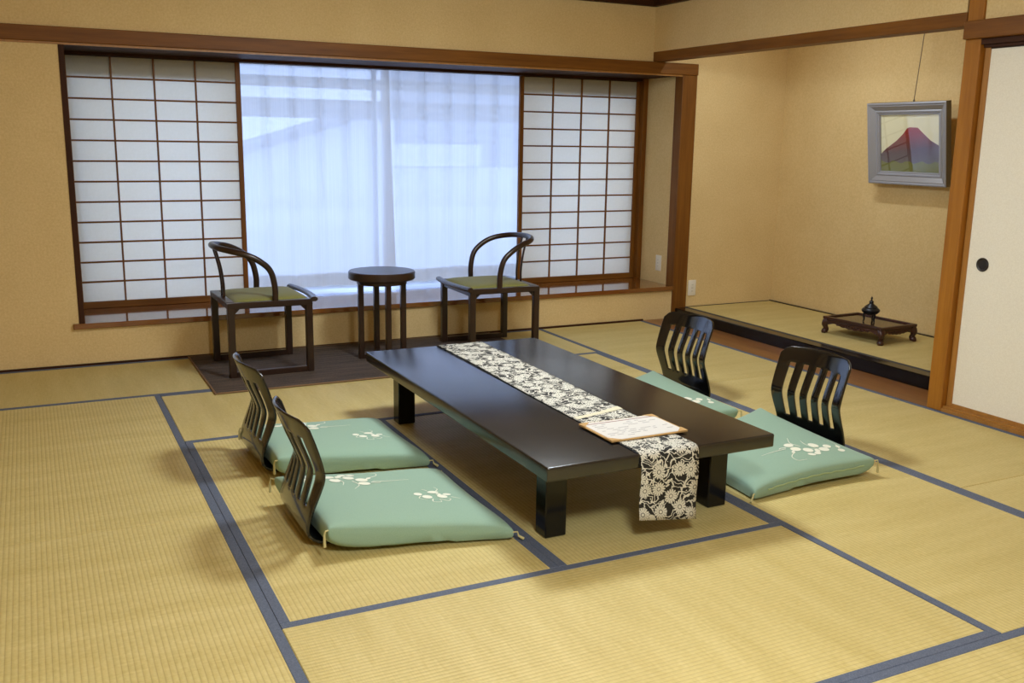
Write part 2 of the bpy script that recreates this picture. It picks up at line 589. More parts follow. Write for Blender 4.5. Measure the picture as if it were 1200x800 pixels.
# ceiling moulding
trim_obj(MB().box(-3.0, XW, YW - 0.05, YW, 2.549, ZC).box(XW - 0.05, XW, -9, YW - 0.05, 2.549, ZC), 'dark_trim_x', 'dark wood moulding under the ceiling')
# long lintel over the window
trim_obj(MB().box(-3.0, 4.452, YW - 0.022, YW + 0.03, 2.0376, 2.128, 0.004), 'cedar_x', 'long brown lintel across the window wall')
trim_obj(MB().box(-3.0, XP, YW - 0.006, YW + 0.01, 2.024, 2.0376), 'stile', 'light batten under the window lintel')
# head of the opening
trim_obj(MB().box(XJ, XP, YW + 0.01, 0.485, 2.028, 2.06).box(XJ, XP, 0.485, 0.60, 2.008, 2.06), 'dark_trim_x', 'dark grooved head rail over the paper screens')
# side jambs
trim_obj(MB().box(XJ - 0.002, -0.338, YW - 0.004, 0.62, 0.283, 2.03), 'dark_trim_z', 'dark jamb at the left of the window recess')
trim_obj(MB().box(4.268, XP + 0.004, 0.46, 0.62, 0.283, 2.03), 'cedar_z', 'brown jamb at the right of the window recess')
# sill
trim_obj(MB().box(-0.407, 4.30, -0.062, 0.60, 0.2475, 0.283, 0.003), 'sill', 'glossy brown window sill')
trim_obj(MB().box(XJ, XP, 0.60, 1.25, 0.24, 0.281), 'ledge', 'white ledge between screens and window')
# corner pillar, alcove lintel, alcove step, alcove post
trim_obj(MB().box(XP - 0.006, 4.452, YW - 0.012, 0.06, 0.0, 2.0376, 0.004), 'cedar_z', 'brown corner pillar between window and alcove')
trim_obj(MB().box(XW - 0.006, 4.13, -2.998, YW - 0.002, 2.131, 2.203, 0.003), 'cedar_y', 'brown lintel over the alcove')
trim_obj(MB().box(4.335, 4.436, -2.998, YW - 0.012, 0.0, 0.0905, 0.006), 'lacquer', 'black lacquered step of the alcove')
trim_obj(MB().box(XW - 0.004, 4.16, -3.098, -3.0, 0.0, ZC, 0.004), 'pillar', 'honey brown post between alcove and sliding door')
trim_obj(MB().box(XW - 0.035, XW + 0.08, -6.5, -3.006, 2.058, 2.152, 0.004), 'cedar_y', 'brown lintel over the sliding door')
trim_obj(MB().box(XW + 0.002, 4.16, -6.5, -3.098, 2.028, 2.058).box(XW + 0.025, 4.16, -6.5, -3.098, 2.012, 2.03), 'dark_trim_y', 'dark grooved track over the sliding door')
trim_obj(MB().box(XW, 4.16, -6.5, -3.098, -0.04, 0.02).box(XW + 0.012, 4.16, -6.5, -3.098, 0.0, 0.032), 'stile', 'wooden threshold under the sliding door')
trim_obj(MB().box(5.39, 5.41, -2.99, YW, 0.085, 0.098).box(4.44, 5.39, YW - 0.008, YW, 0.085, 0.094), 'dark_y', 'thin dark edging around the alcove mat')

# sliding doors
def sliding_door(name, y0, y1, x, label, pull):
    d = thing(name, (x, (y0 + y1) / 2, 0.032), label=label, kind='structure')
    hw, h = (y1 - y0) / 2, 1.985
    MB().box(0.004, 0.026, -hw + 0.03, hw - 0.026, 0.02, h - 0.01).build('door_panel', 'fusuma', d)
    for sd in (-1, 1):
        MB().box(-0.002, 0.032, sd * hw - (0.036 if sd > 0 else 0), sd * hw + (0 if sd > 0 else 0.036), 0, h, 0.002).build('stile', 'stile', d)
    MB().box(0.0, 0.03, -hw + 0.03, hw - 0.03, 0, 0.02).build('rail', 'stile', d)
    MB().box(0.0, 0.03, -hw + 0.03, hw - 0.03, h - 0.012, h).build('rail', 'dark_y', d)
    if pull:
        p = MB()
        prof = [(0.0, 0.002), (0.026, 0.002), (0.030, 0.006), (0.035, 0.007), (0.038, 0.004), (0.038, 0.0)]
        q = MB().lathe([(max(r, 1e-4), z) for r, z in prof], 28)
        p.add([(0.004 - z, -(pull - (y0 + y1) / 2) * -1 + xx, yy + 0.862 - 0.032) for xx, yy, z in q.v], q.f, True)
        tag(p.build('door_pull', 'pull_black', d), 'round dark door pull')
    return d
sliding_door('door_1', -4.16, -3.098, 4.052, 'cream sliding door with a round dark pull beside the alcove post', -3.229)
sliding_door('door_2', -5.2, -4.13, 4.088, 'second cream sliding door further along the right wall', 0)

# ------------------------------------------------------------------ paper screens (shoji)
def shoji(name, x0, x1, label, stile_l, stile_r):
    """x0..x1 = paper field"""
    yp = 0.53
    s = thing(name, ((x0 + x1) / 2, yp, 0.284), label=label, cat='screen', group='paper window screens')
    hx = (x1 - x0) / 2
    z0, z1 = 0.331 - 0.284, 2.003 - 0.284
    MB().box(-hx - stile_l, -hx, -0.016, 0.016, 0, 1.722, 0.002).build('stile', 'cedar_z', s)
    MB().box(hx, hx + stile_r, -0.016, 0.016, 0, 1.722, 0.002).build('stile', 'cedar_z', s)
    MB().box(-hx, hx, -0.016, 0.016, 0, z0, 0.002).build('bottom_rail', 'cedar_x', s)
    MB().box(-hx, hx, -0.016, 0.016, z1, 1.722, 0.002).build('top_rail', 'dark_trim_x', s)
    pw, ph = 2 * hx / 4, (z1 - z0) / 12
    MB().box(-hx - .02, hx + .02, 0.020, 0.030, z1 - ph * 0.98, 1.722).build('backing_or_light_block', 'dark_x', s)  # added board out of view; blocks daylight so the top paper row is darker
    pane = MB().box(-pw / 2, pw / 2, 0.0, 0.0012, -ph / 2, ph / 2).mesh('paper_pane', 'shoji')
    hb = MB().box(-hx, hx, -0.010, 0.0, -0.006, 0.006).mesh('lattice_bar', 'cedar_x')
    vb = MB().box(-0.006, 0.006, -0.012, 0.0, z0, z1).mesh('lattice_bar', 'cedar_z')
    def put(nm, me, x, z):
        o = bpy.data.objects.new(nm, me)
        C.objects.link(o)
        o.parent = s
        o.location = Vector((x, 0, z)) * S
    for i in range(4):
        for j in range(12): put('paper_pane', pane, -hx + pw * (i + .5), z0 + ph * (j + .5))
    for j in range(1, 12): put('lattice_bar', hb, 0, z0 + ph * j)
    for i in range(1, 4): put('lattice_bar', vb, -hx + pw * i, 0)
    return s
shoji('shoji_screen', -0.313, 0.795, 'white paper lattice screen at the left of the window, behind the left armchair', 0.024, 0.034)
shoji('shoji_screen.001', 3.125, 4.232, 'white paper lattice screen at the right of the window, near the corner pillar', 0.034, 0.036)

# ------------------------------------------------------------------ window and what is outside
win = thing('window_1', (0, 1.16, 0.281), label='aluminium sliding window behind the sheer curtains', kind='structure')
MB().box(XJ, XP, 0, 0.08, 0, 0.05).build('bottom_frame', 'alu', win)
MB().box(XJ, XP, 0, 0.08, 1.76, 1.80).build('top_frame', 'alu', win)
for x in (XJ, 0.60, 2.04, 3.52, XP - 0.03):
    MB().box(x, x + 0.03, 0.0, 0.06, 0.05, 1.76).build('sash_stile', 'alu', win)
for a, b in ((XJ + 0.03, 0.60), (0.63, 2.04), (2.07, 3.52), (3.55, XP - 0.03)):
    MB().box(a, b, 0.03, 0.036, 0.05, 1.76).build('glass_pane', 'glass', win)

def curtain(name, x0, x1, y, label, phase, lean):
    c = MB()
    c.open = True
    n = int((x1 - x0) * 60)
    rnd = random.Random(phase)
    ph = [rnd.uniform(0, 6.28) for _ in range(6)]
    per = 0.215
    zt, zb = 2.034, 0.322
    def fn(u, t):
        z = zb + (zt - zb) * t
        x = x0 + (x1 - x0) * u
        if lean: x += lean * (1 - t) * (u if lean > 0 else (1 - u))
        a = 0.5 + 0.5 * math.cos(2 * math.pi * x / per + ph[0] + 0.6 * math.sin(1.7 * x + ph[1]))
        sharp = a ** (2 + 5 * t)
        yy = y - 0.045 * sharp * (0.55 + 0.45 * t) + 0.012 * math.sin(5 * x + ph[2] + 2 * t) * (1 - t)
        zz = z + (0.004 * math.sin(11 * x + ph[3]) if t == 0 else 0)
        return (x, yy, zz)
    c.grid(fn, lin_space(0, 1, n), lin_space(0, 1, 12))
    o = c.build(name, 'sheer')
    o.data.transform(Matrix.Translation((-(x0 + x1) / 2 * S, -y * S, -zb * S)))
    o.location = ((x0 + x1) / 2 * S, y * S, zb * S)
    h = MB()
    h.open = True
    h.grid(lambda u, t: tuple(a + b for a, b in zip(fn(u, 0.0), (-(x0 + x1) / 2, -y + 0.006, -zb + 0.105 * t))), lin_space(0, 1, n), [0, 1])
    h.build('hem', 'sheer', o)
    return tag(o, label, 'curtain', 'sheer window curtains')
curtain('sheer_curtain', 0.72, 2.03, 0.735, 'left sheer white curtain, hanging behind the side table and left armchair', 3, 0.04)
curtain('sheer_curtain.001', 1.985, 3.30, 0.765, 'right sheer white curtain, hanging behind the right armchair', 8, -0.02)
tag(MB().box(XJ, XP, 0.68, 0.80, 2.036, 2.05).build('curtain_rail', 'alu'), 'pale curtain rail under the head of the window recess', 'rail')

def beam(name, z0, z1, y0, label):
    o = MB().box(-4.5, 4.5, -0.1, 0.1, 0, z1 - z0).build(name, 'concrete', loc=(1.9, y0, z0))
    return tag(o, label, 'beam', 'eave beams outside the window')
beam('eave_beam', 1.955, 2.047, 2.6, 'upper of two grey eave beams outside, seen through the curtain')
beam('eave_beam.001', 1.67, 1.845, 2.6, 'lower and wider grey eave beam outside, seen through the curtain')

b = thing('neighbour_building', (5, 9, -4), label='pale neighbouring building with a sloping roof, seen through the sheer curtain', cat='building')
MB().box(-9, 7, 0, 5, 0, 5.0).build('wall', 'white_wall', b)
MB().box(-0.2, 1.5, -0.25, 0.0, 5.03, 5.40).build('parapet', 'white_wall', b)
MB().box(0.0, 7, 0.0, 0.7, 5.0, 6.9).build('upper_wall', 'slate', b)
MB().box(-9.2, 7.2, -0.35, 0.0, 4.05, 4.35).build('balcony_slab', 'white_wall', b)
MB().prism([(-9, 5.0), (0.0, 5.0), (0.0, 5.98), (-2.49, 5.22), (-3.2, 5.0)], 'y', 0.0, 1.0).build('gable_wall', 'white_wall', b)
MB().prism([(-3.6, 4.88), (0.0, 5.98), (0.0, 6.12), (-3.6, 5.02)], 'y', -0.3, 1.0).build('sloping_roof', 'concrete', b)

# ------------------------------------------------------------------ rug under the window seats
RX0, RX1, RY0, RY1 = 0.288, 2.56, -1.125, YW - 0.016
rg = thing('rug', ((RX0 + RX1) / 2, (RY0 + RY1) / 2, 0.002), label='dark brown woven rug under the armchairs and side table', cat='rug')
hx, hy = (RX1 - RX0) / 2, (RY1 - RY0) / 2
MB().box(-hx + .012, hx - .012, -hy + .012, hy - .012, 0, 0.009, 0.003).build('pile_field', 'rug', rg)
for a in ((-hx, -hx + .014, -hy, hy), (hx - .014, hx, -hy, hy), (-hx + .014, hx - .014, -hy, -hy + .014), (-hx + .014, hx - .014, hy - .014, hy)):
    MB().box(*a, 0, 0.009, 0.003).build('edging', 'rug_edge', rg)
RUG = 0.011

# ------------------------------------------------------------------ low table
TX0, TX1, TY0, TY1, TZ = 0.966, 1.995, -3.962, -1.895, 0.362
tb = thing('low_table', ((TX0 + TX1) / 2, (TY0 + TY1) / 2, 0.002), label='large low black lacquered table with thick square legs', cat='table')
hx, hy = (TX1 - TX0) / 2, (TY1 - TY0) / 2
MB().box(-hx, hx, -hy, hy, TZ - 0.057, TZ - 0.002, 0.007, 3).build('table_top', 'tabletop', tb)
LX, LY = 0.332, 0.872
for sx, sy in ((-1, -1), (1, -1), (-1, 1), (1, 1)):
    l = MB()
    cx, cyy = 0.019 + sx * 0.3845, 0.0245 + sy * 0.821
    l.box(cx - 0.046, cx + 0.046, cyy - 0.042, cyy + 0.042, 0, TZ - 0.057, 0.004)
    l.build('leg', 'lacquer', tb)
for sx in (-1, 1): MB().box(sx * 0.40 - 0.014, sx * 0.40 + 0.014, -0.74, 0.78, TZ - 0.088, TZ - 0.057).build('rail', 'lacquer', tb)

# ------------------------------------------------------------------ table runner
def runner():
    x_at = lambda y: 1.512 + (y + 1.89) * 0.014
    hw = 0.131
    path = [(-1.888, 0.25), (-1.886, TZ - 0.012), (-1.893, TZ - 0.001), (-1.91, TZ + 0.003)]
    ys = lin_space(-1.95, -3.93, 34)
    path += [(y, TZ + 0.003) for y in ys]
    path += [(-3.95, TZ + 0.002), (-3.962, TZ - 0.004), (-3.9685, TZ - 0.015)]
    path += [(-3.970 - 0.004 * math.sin(i * 0.9), z) for i, z in enumerate(lin_space(TZ - 0.04, 0.088, 9))]
    rn = MB()
    rn.open = True
    vs, fs, uv = [], [], []
    d = 0.0
    nx = 9
    for i, (y, z) in enumerate(path):
        if i: d += math.hypot(y - path[i - 1][0], z - path[i - 1][1])
        wob = 0.004 * math.sin(d * 3.1)
        for j in range(nx):
            t = j / (nx - 1) * 2 - 1
            bow = 0.0015 * math.sin(d * 5 + t * 2) if 0.15 < d < 2.2 else 0
            sag = -0.018 * t if i >= len(path) - 9 else 0
            vs.append((x_at(y) + t * hw + wob, y, z + max(0, bow) + (sag * (i - len(path) + 10) / 9)))
            uv.append((t * hw, d))
    for i in range(len(path) - 1):
        for j in range(nx - 1):
            a = i * nx + j
            fs.append((a, a + 1, a + nx + 1, a + nx))
    rn.add(vs, fs, True)
    o = rn.build('table_runner', 'runner')
    ul = o.data.uv_layers.new(name='UVMap')
    for lp in o.data.loops: ul.data[lp.index].uv = uv[lp.vertex_index]
    base = Vector((1.5, -2.9, TZ)) * S
    o.data.transform(Matrix.Translation(-base))
    o.location = base
    sd = o.modifiers.new('thickness', 'SOLIDIFY')
    sd.thickness = 0.0016
    sd.offset = -1
    tag(o, 'cream floral brocade runner on black ground along the low table, hanging over its near end', 'runner')
    # woven cream cross band and black selvedges
    z = TZ + 0.0072
    bd = MB()
    bd.open = True
    y0 = -3.50
    bd.add([(1.49 - 0.131, y0 + 0.008, z), (1.49 + 0.131, y0 + 0.072, z), (1.49 + 0.131, y0 + 0.118, z), (1.49, y0 + 0.066, z), (1.49 - 0.131, y0 + 0.042, z)], [(0, 1, 2, 3, 4)])
    q = bd.build('cream_band', 'band', o)
    q.data.transform(Matrix.Translation(-base))
    for sd_ in (-1, 1):
        e = MB()
        n = len(path)
        vv = []
        for i, (y, zz) in enumerate(path):
            for t in (hw, hw + 0.005):
                vv.append((x_at(y) + sd_ * t + 0.0, y - (0.0008 if i >= n - 11 else 0), zz + 0.0003))
        e.add(vv, [(2 * i, 2 * i + 1, 2 * i + 3, 2 * i + 2) for i in range(n - 11)])
        e.open = True
        q = e.build('selvedge', 'runner_back', o)
        q.data.transform(Matrix.Translation(-base))
M['band'] = plain('cream_band', (204, 196, 168), 0.8)
runner()

# ------------------------------------------------------------------ menu folder
def menu():
    m = thing('menu_folder', (1.497, -3.694, TZ + 0.0068), label='kraft-edged menu folder with a white printed sheet lying on the runner', cat='menu')
    m.rotation_euler = (0, 0, 0.004)
    hx, hy = 0.178, 0.125
    MB().box(-hx, hx, -hy, hy, 0, 0.006, 0.0015).build('cover_board', 'kraft', m)
    MB().box(-hx + .01, hx - .01, -hy + .008, hy - .008, 0.006, 0.0072).build('sheet', 'paper_print', m)
    for sx, sy in ((-1, -1), (1, -1), (-1, 1), (1, 1)):
        q = [(sx * hx, sy * hy), (sx * (hx - 0.05), sy * hy), (sx * hx, sy * (hy - 0.05))]
        if sx * sy > 0: q.reverse()
        MB().prism(q, 'z', 0.0072, 0.0082).build('corner_tab', 'kraft', m)
    MB().box(-0.155, 0.160, 0.094, 0.0995, 0.0072, 0.0075).build('heading_rule', 'red_ink', m)
    p = MB()
    rnd = random.Random(4)
    for row in range(9):
        y = 0.072 - row * 0.0195
        x = -0.145
        while x < 0.13:
            L = rnd.uniform(0.012, 0.05)
            if rnd.random() < 0.55: p.box(x, min(x + L, 0.15), y, y + 0.004, 0.0072, 0.0074)
            x += L + rnd.uniform(0.01, 0.04)
    p.build('printed_lines', 'grey_ink', m)
menu()

# ------------------------------------------------------------------ legless chairs (zaisu)
PROF = catmull([Vector((x, z, 0)) for x, z in ((0.36, 0.010), (0.20, 0.008), (0.07, 0.010), (0.004, 0.022), (-0.030, 0.060), (-0.014, 0.130), (0.016, 0.205),
                (0.034, 0.258), (0.031, 0.298), (0.012, 0.370), (-0.012, 0.440), (-0.029, 0.486))], 5)
PL = [0.0]
for i in range(1, len(PROF)): PL.append(PL[-1] + (PROF[i] - PROF[i - 1]).length)
def prof_at(d):
    d = min(max(d, 0), PL[-1])
    for i in range(1, len(PL)):
        if d <= PL[i] + 1e-9:
            t = (d - PL[i - 1]) / (PL[i] - PL[i - 1])
            p = PROF[i - 1].lerp(PROF[i], t)
            return p.x, p.y
    return PROF[-1].x, PROF[-1].y
def d_at_z(z):
    for i in range(len(PROF)):
        if PROF[i].x < 0.05 and PROF[i].y >= z: return PL[i]
    return PL[-1]
def zaisu_shell(d0, d1, slots, nrow):
    HWD = 0.219
    so, g = 0.058, 0.032
    inner = (2 * HWD - 2 * so - 5 * g) / 4
    edges = [-HWD, -HWD + 0.02, -HWD + 0.042, -HWD + so]
    slot_cols = []
    x = -HWD + so
    for k in range(5):
        slot_cols.append((x, x + g))
        edges += [x + g / 2, x + g]
        x += g
        if k < 4:
            edges += [x + inner / 2, x + inner]
            x += inner
    edges += [HWD - 0.042, HWD - 0.02, HWD]
    us = sorted(set(round(e, 5) for e in edges))
    ds = lin_space(d0, d1, nrow)
    if slots:
        sa, sb = d_at_z(0.140), d_at_z(0.412)
        ds = sorted(set([round(d, 5) for d in ds if min(abs(d - sa), abs(d - sb)) > 0.006] + [round(sa, 5), round(sb, 5)]))
    vs, keep, fs = [], {}, []
    for j, d in enumerate(ds):
        for i, u in enumerate(us):
            dd, uu = d, u
            z_ = prof_at(d)[1]
            k = 1.0
            if slots:
                top = max(0.0, (d - (d1 - 0.07)) / 0.07)           # rounded upper corners
                e = abs(u) / HWD
                if e > 0.80: dd = d - 0.034 * top * ((e - 0.80) / 0.20) ** 2.2
                else: dd = d
                dd = dd + 0.010 * top * (1 - e * e)
            x_, z_ = prof_at(dd)
            if dd > PL[-1]:
                x_ += -(dd - PL[-1]) * 0.4; z_ += (dd - PL[-1])
            wbend = min(1, max(0, (z_ - 0.03) / 0.35))
            x_ -= 0.050 * wbend * (1 - (u / HWD) ** 2)
            wid = 1.0 - 0.04 * (1 - min(1, max(0, z_ / 0.3))) if x_ < 0.08 else 0.96
            vs.append((x_, uu * wid, z_))
    nu = len(us)
    for j in range(len(ds) - 1):
        for i in range(nu - 1):
            uc, dc = (us[i] + us[i + 1]) / 2, (ds[j] + ds[j + 1]) / 2
            if slots and sa < dc < sb and any(a < uc < b for a, b in slot_cols): continue
            fs.append((j * nu + i, j * nu + i + 1, (j + 1) * nu + i + 1, (j + 1) * nu + i))
    used = sorted(set(i for f in fs for i in f))
    mp = {v: k for k, v in enumerate(used)}
    m = MB()
    m.open = True
    m.add([vs[i] for i in used], [tuple(mp[i] for i in f) for f in fs], True)
    return m
def zaisu(name, loc, rz, label):
    t = thing(name, loc, rz, label, 'chair', 'legless chairs around the low table')
    dsplit = d_at_z(0.045)
    for nm, mb in (('seat', zaisu_shell(0, dsplit, False, 16)), ('backrest', zaisu_shell(dsplit, PL[-1], True, 30))):
        o = mb.build(nm, 'zaisu', t)
        sd = o.modifiers.new('ply', 'SOLIDIFY')
        sd.thickness = 0.0095
        sd.offset = 0.0
        bv = o.modifiers.new('round', 'BEVEL')
        bv.width = 0.0018
        bv.segments = 2
        bv.limit_method = 'ANGLE'
    return t
# ------------------------------------------------------------------ floor cushions
CHX, CHY = 0.352, 0.328
LIFT = (0.0, 0.0)             # how far the back right and back left corners are propped up
CORN = None
def cush_rim(a, b):
    return 0.054 - 0.018 * a + (LIFT[0] * (1 - b) / 2 + LIFT[1] * (1 + b) / 2) * max(0.0, -a)                       # back edge (a=-1) propped up by the chair
def cush_pt(a, b, side):
    pin = 0.055
    a_, b_ = a * (1 - pin * (1 - b * b)), b * (1 - pin * (1 - a * a))
    u, v = (a_ + 1) / 2, (b_ + 1) / 2
    x, y = [(CORN[0][k] * (1 - v) + CORN[1][k] * v) * (1 - u) + (CORN[2][k] * (1 - v) + CORN[3][k] * v) * u for k in (0, 1)]
    p = math.sqrt(max(0.0, (1 - a ** 4) * (1 - b ** 4)))
    corner = (abs(a) * abs(b)) ** 6
    z = cush_rim(a, b) + 0.020 * corner * (1 if a < 0 else -0.3)
    if side > 0: z += 0.056 * p ** 0.5 * (1 - 0.08 * a)
    else:
        z -= 0.080 * p ** 0.42
        z = max(z, 0.0165 if a < 0.35 else 0.006)
    return (x, y, z)
def cushion(name, loc, rz, label, seam, lift, corners):
    global LIFT, CORN
    LIFT, CORN = lift, corners          # back right, back left, front right, front left corner of the cover
    c = thing(name, loc, rz, label, 'cushion', 'green floor cushions')
    us = [math.sin(t) for t in lin_space(-math.pi / 2, math.pi / 2, 33)]
    m = MB()
    m.grid(lambda a, b: cush_pt(a, b, 1), us, us)
    m.grid(lambda a, b: cush_pt(a, b, -1), us, us)
    m.weld = True
    m.build('cover', 'sage', c)
    # corner tassels
    for sa in (-1, 1):
        for sb in (-1, 1):
            x, y, z = cush_pt(sa, sb, 1)
            ex, ey = x + sa * 0.012, y + sb * 0.006
            t = MB()
            t.tube([(x - sa * .01, y - sb * .008, z), (ex, ey, z + 0.004), (ex + sa * .004, ey, max(z - 0.012, 0.008)), (ex + sa * .004, ey + sb * .003, max(z - 0.055, 0.006)) if z > 0.07 else (ex + sa * 0.022, ey + sb * 0.01, 0.006)],
                   [0.003, 0.0032, 0.004, 0.006], 6)
            t.build('tassel', 'tassel', c)
    # printed flowers lie on the cover
    pr = MB()
    pr.open = True
    def P(x, y):
        q = cush_pt(x / CHX / 0.965, y / CHY / 0.965, 1)
        return (q[0], q[1], q[2] + 0.0016)
    def blob(x, y, rx, ry, rot, n=14):
        pts = [(x, y)]
        for k in range(n):
            t = 2 * math.pi * k / n
            u, v = rx * math.cos(t), ry * math.sin(t)
            pts.append((x + u * math.cos(rot) - v * math.sin(rot), y + u * math.sin(rot) + v * math.cos(rot)))
        pr.add([P(*p) for p in pts], [(0, 1 + k, 1 + (k + 1) % n) for k in range(n)])
    def line(pts, wd):
        q = catmull([Vector((a, b_, 0)) for a, b_ in pts], 7)
        vv, ff = [], []
        for i, p in enumerate(q):
            d = (q[min(i + 1, len(q) - 1)] - q[max(i - 1, 0)]).normalized()
            ww = wd * (1 - 0.7 * i / len(q))
            vv += [P(p.x - d.y * ww, p.y + d.x * ww), P(p.x + d.y * ww, p.y - d.x * ww)]
        pr.add(vv, [(2 * i, 2 * i + 1, 2 * i + 3, 2 * i + 2) for i in range(len(q) - 1)])
    # spray near the backrest
    for x, y, rx, ry, ro in [(-0.175, 0.205, .024, .020, 0), (-0.215, 0.185, .020, .017, .4), (-0.165, 0.155, .020, .024, .3), (-0.135, 0.205, .017, .012, .9),
                             (-0.10, 0.185, .022, .023, .2), (-0.115, 0.225, .018, .013, .4), (-0.08, 0.225, .018, .012, -.5),
                             (-0.058, 0.152, .025, .022, .1), (-0.063, 0.105, .024, .020, .1), (-0.024, 0.170, .016, .007, .7),
                             (-0.245, 0.235, .018, .013, .2), (-0.265, 0.20, .014, .010, .9)]: blob(x, y, rx, ry, ro)
    for pts, wd in [([(-0.02, 0.13), (0.05, 0.125), (0.13, 0.128)], .0026), ([(-0.03, 0.175), (0.02, 0.205), (0.025, 0.245), (-0.02, 0.255)], .0024),
                    ([(-0.10, 0.14), (-0.09, 0.09), (-0.125, 0.04)], .0026), ([(-0.15, 0.18), (-0.14, 0.13), (-0.155, 0.09)], .0026),
                    ([(-0.20, 0.20), (-0.15, 0.19), (-0.08, 0.165)], .0022), ([(-0.25, 0.22), (-0.28, 0.17), (-0.27, 0.12)], .0022),
                    ([(-0.03, 0.12), (-0.005, 0.112), (0.01, 0.118)], .0040)]: line(pts, wd)
    # round blossom towards the table
    for x, y, rx, ry, ro in [(0.122, -0.082, .020, .019, .2), (0.185, -0.080, .020, .019, -.2), (0.167, -0.032, .023, .014, 0), (0.098, -0.048, .017, .016, .3),
                             (0.214, -0.058, .017, .011, .1), (0.180, -0.055, .010, .008, 0)]: blob(x, y, rx, ry, ro)
    for pts, wd in [([(0.10, -0.07), (0.085, -0.095), (0.11, -0.115)], .0024), ([(0.135, -0.105), (0.125, -0.135), (0.155, -0.138), (0.16, -0.11)], .0024),
                    ([(0.165, -0.105), (0.185, -0.128), (0.205, -0.112), (0.20, -0.095)], .0024), ([(0.185, -0.02), (0.20, 0.0), (0.195, 0.025)], .0022),
                    ([(0.15, -0.015), (0.135, 0.005)], .0022), ([(0.22, -0.085), (0.25, -0.10)], .0022)]: line(pts, wd)
    tag(pr.build('flower_print', 'print', c), 'white flower print', kind='stuff')
    if seam:
        sm = MB()
        pts = []
        for k in range(25):
            a = -0.82 + 1.6 * k / 24
            x, y, z = cush_pt(a, seam, 1)
            pts.append((x, y + seam * 0.003, z + 0.002 * math.sin(k * 2.1)))
        sm.tube(pts, 0.0032, 6)
        tag(sm.build('piping', 'sage_under', c), 'pale piped seam')
    return c
CORNERS = [((-0.330, -0.275), (-0.385, 0.338), (0.352, -0.405), (0.348, 0.335)),
           ((-0.330, -0.282), (-0.372, 0.262), (0.358, -0.345), (0.340, 0.350)),
           ((-0.345, -0.425), (-0.350, 0.342), (0.345, -0.345), (0.365, 0.350))]
SETS = [
    ('near', (0.258, -3.275), 0.0, (0.602, -3.325), 0.0,
     'black legless chair nearest the viewer, left of the low table', 'green floor cushion nearest the viewer, left of the low table', 0),
    ('far', (0.270, -2.415), 0.03, (0.612, -2.480), 0.0,
     'black legless chair left of the low table, behind another and nearer the window', 'green floor cushion left of the low table, nearer the window and partly hidden', 0),
    ('right_near', (2.774, -3.330), math.pi + 0.08, (2.425, -3.430), math.pi + 0.02,
     'black legless chair right of the low table, in front of the carved stand', 'green floor cushion right of the low table, under its near right corner', 1),
    ('right_far', (2.800, -2.265), math.pi + 0.06, (2.385, -2.515), math.pi + 0.03,
     'black legless chair right of the low table, nearest the corner pillar', 'green floor cushion behind the low table, mostly hidden by it', 0),
]
for i, (_, zl, zr, cl, cr, la, lb, seam) in enumerate(SETS):
    sfx = '' if i == 0 else '.%03d' % i
    zaisu('legless_chair' + sfx, (zl[0], zl[1], 0.0025), zr, la)
    cushion('floor_cushion' + sfx, (cl[0], cl[1], 0.004), cr, lb, seam, (0.012, 0.012) if i < 2 else (0.030, -0.018), CORNERS[min(i, 2)])

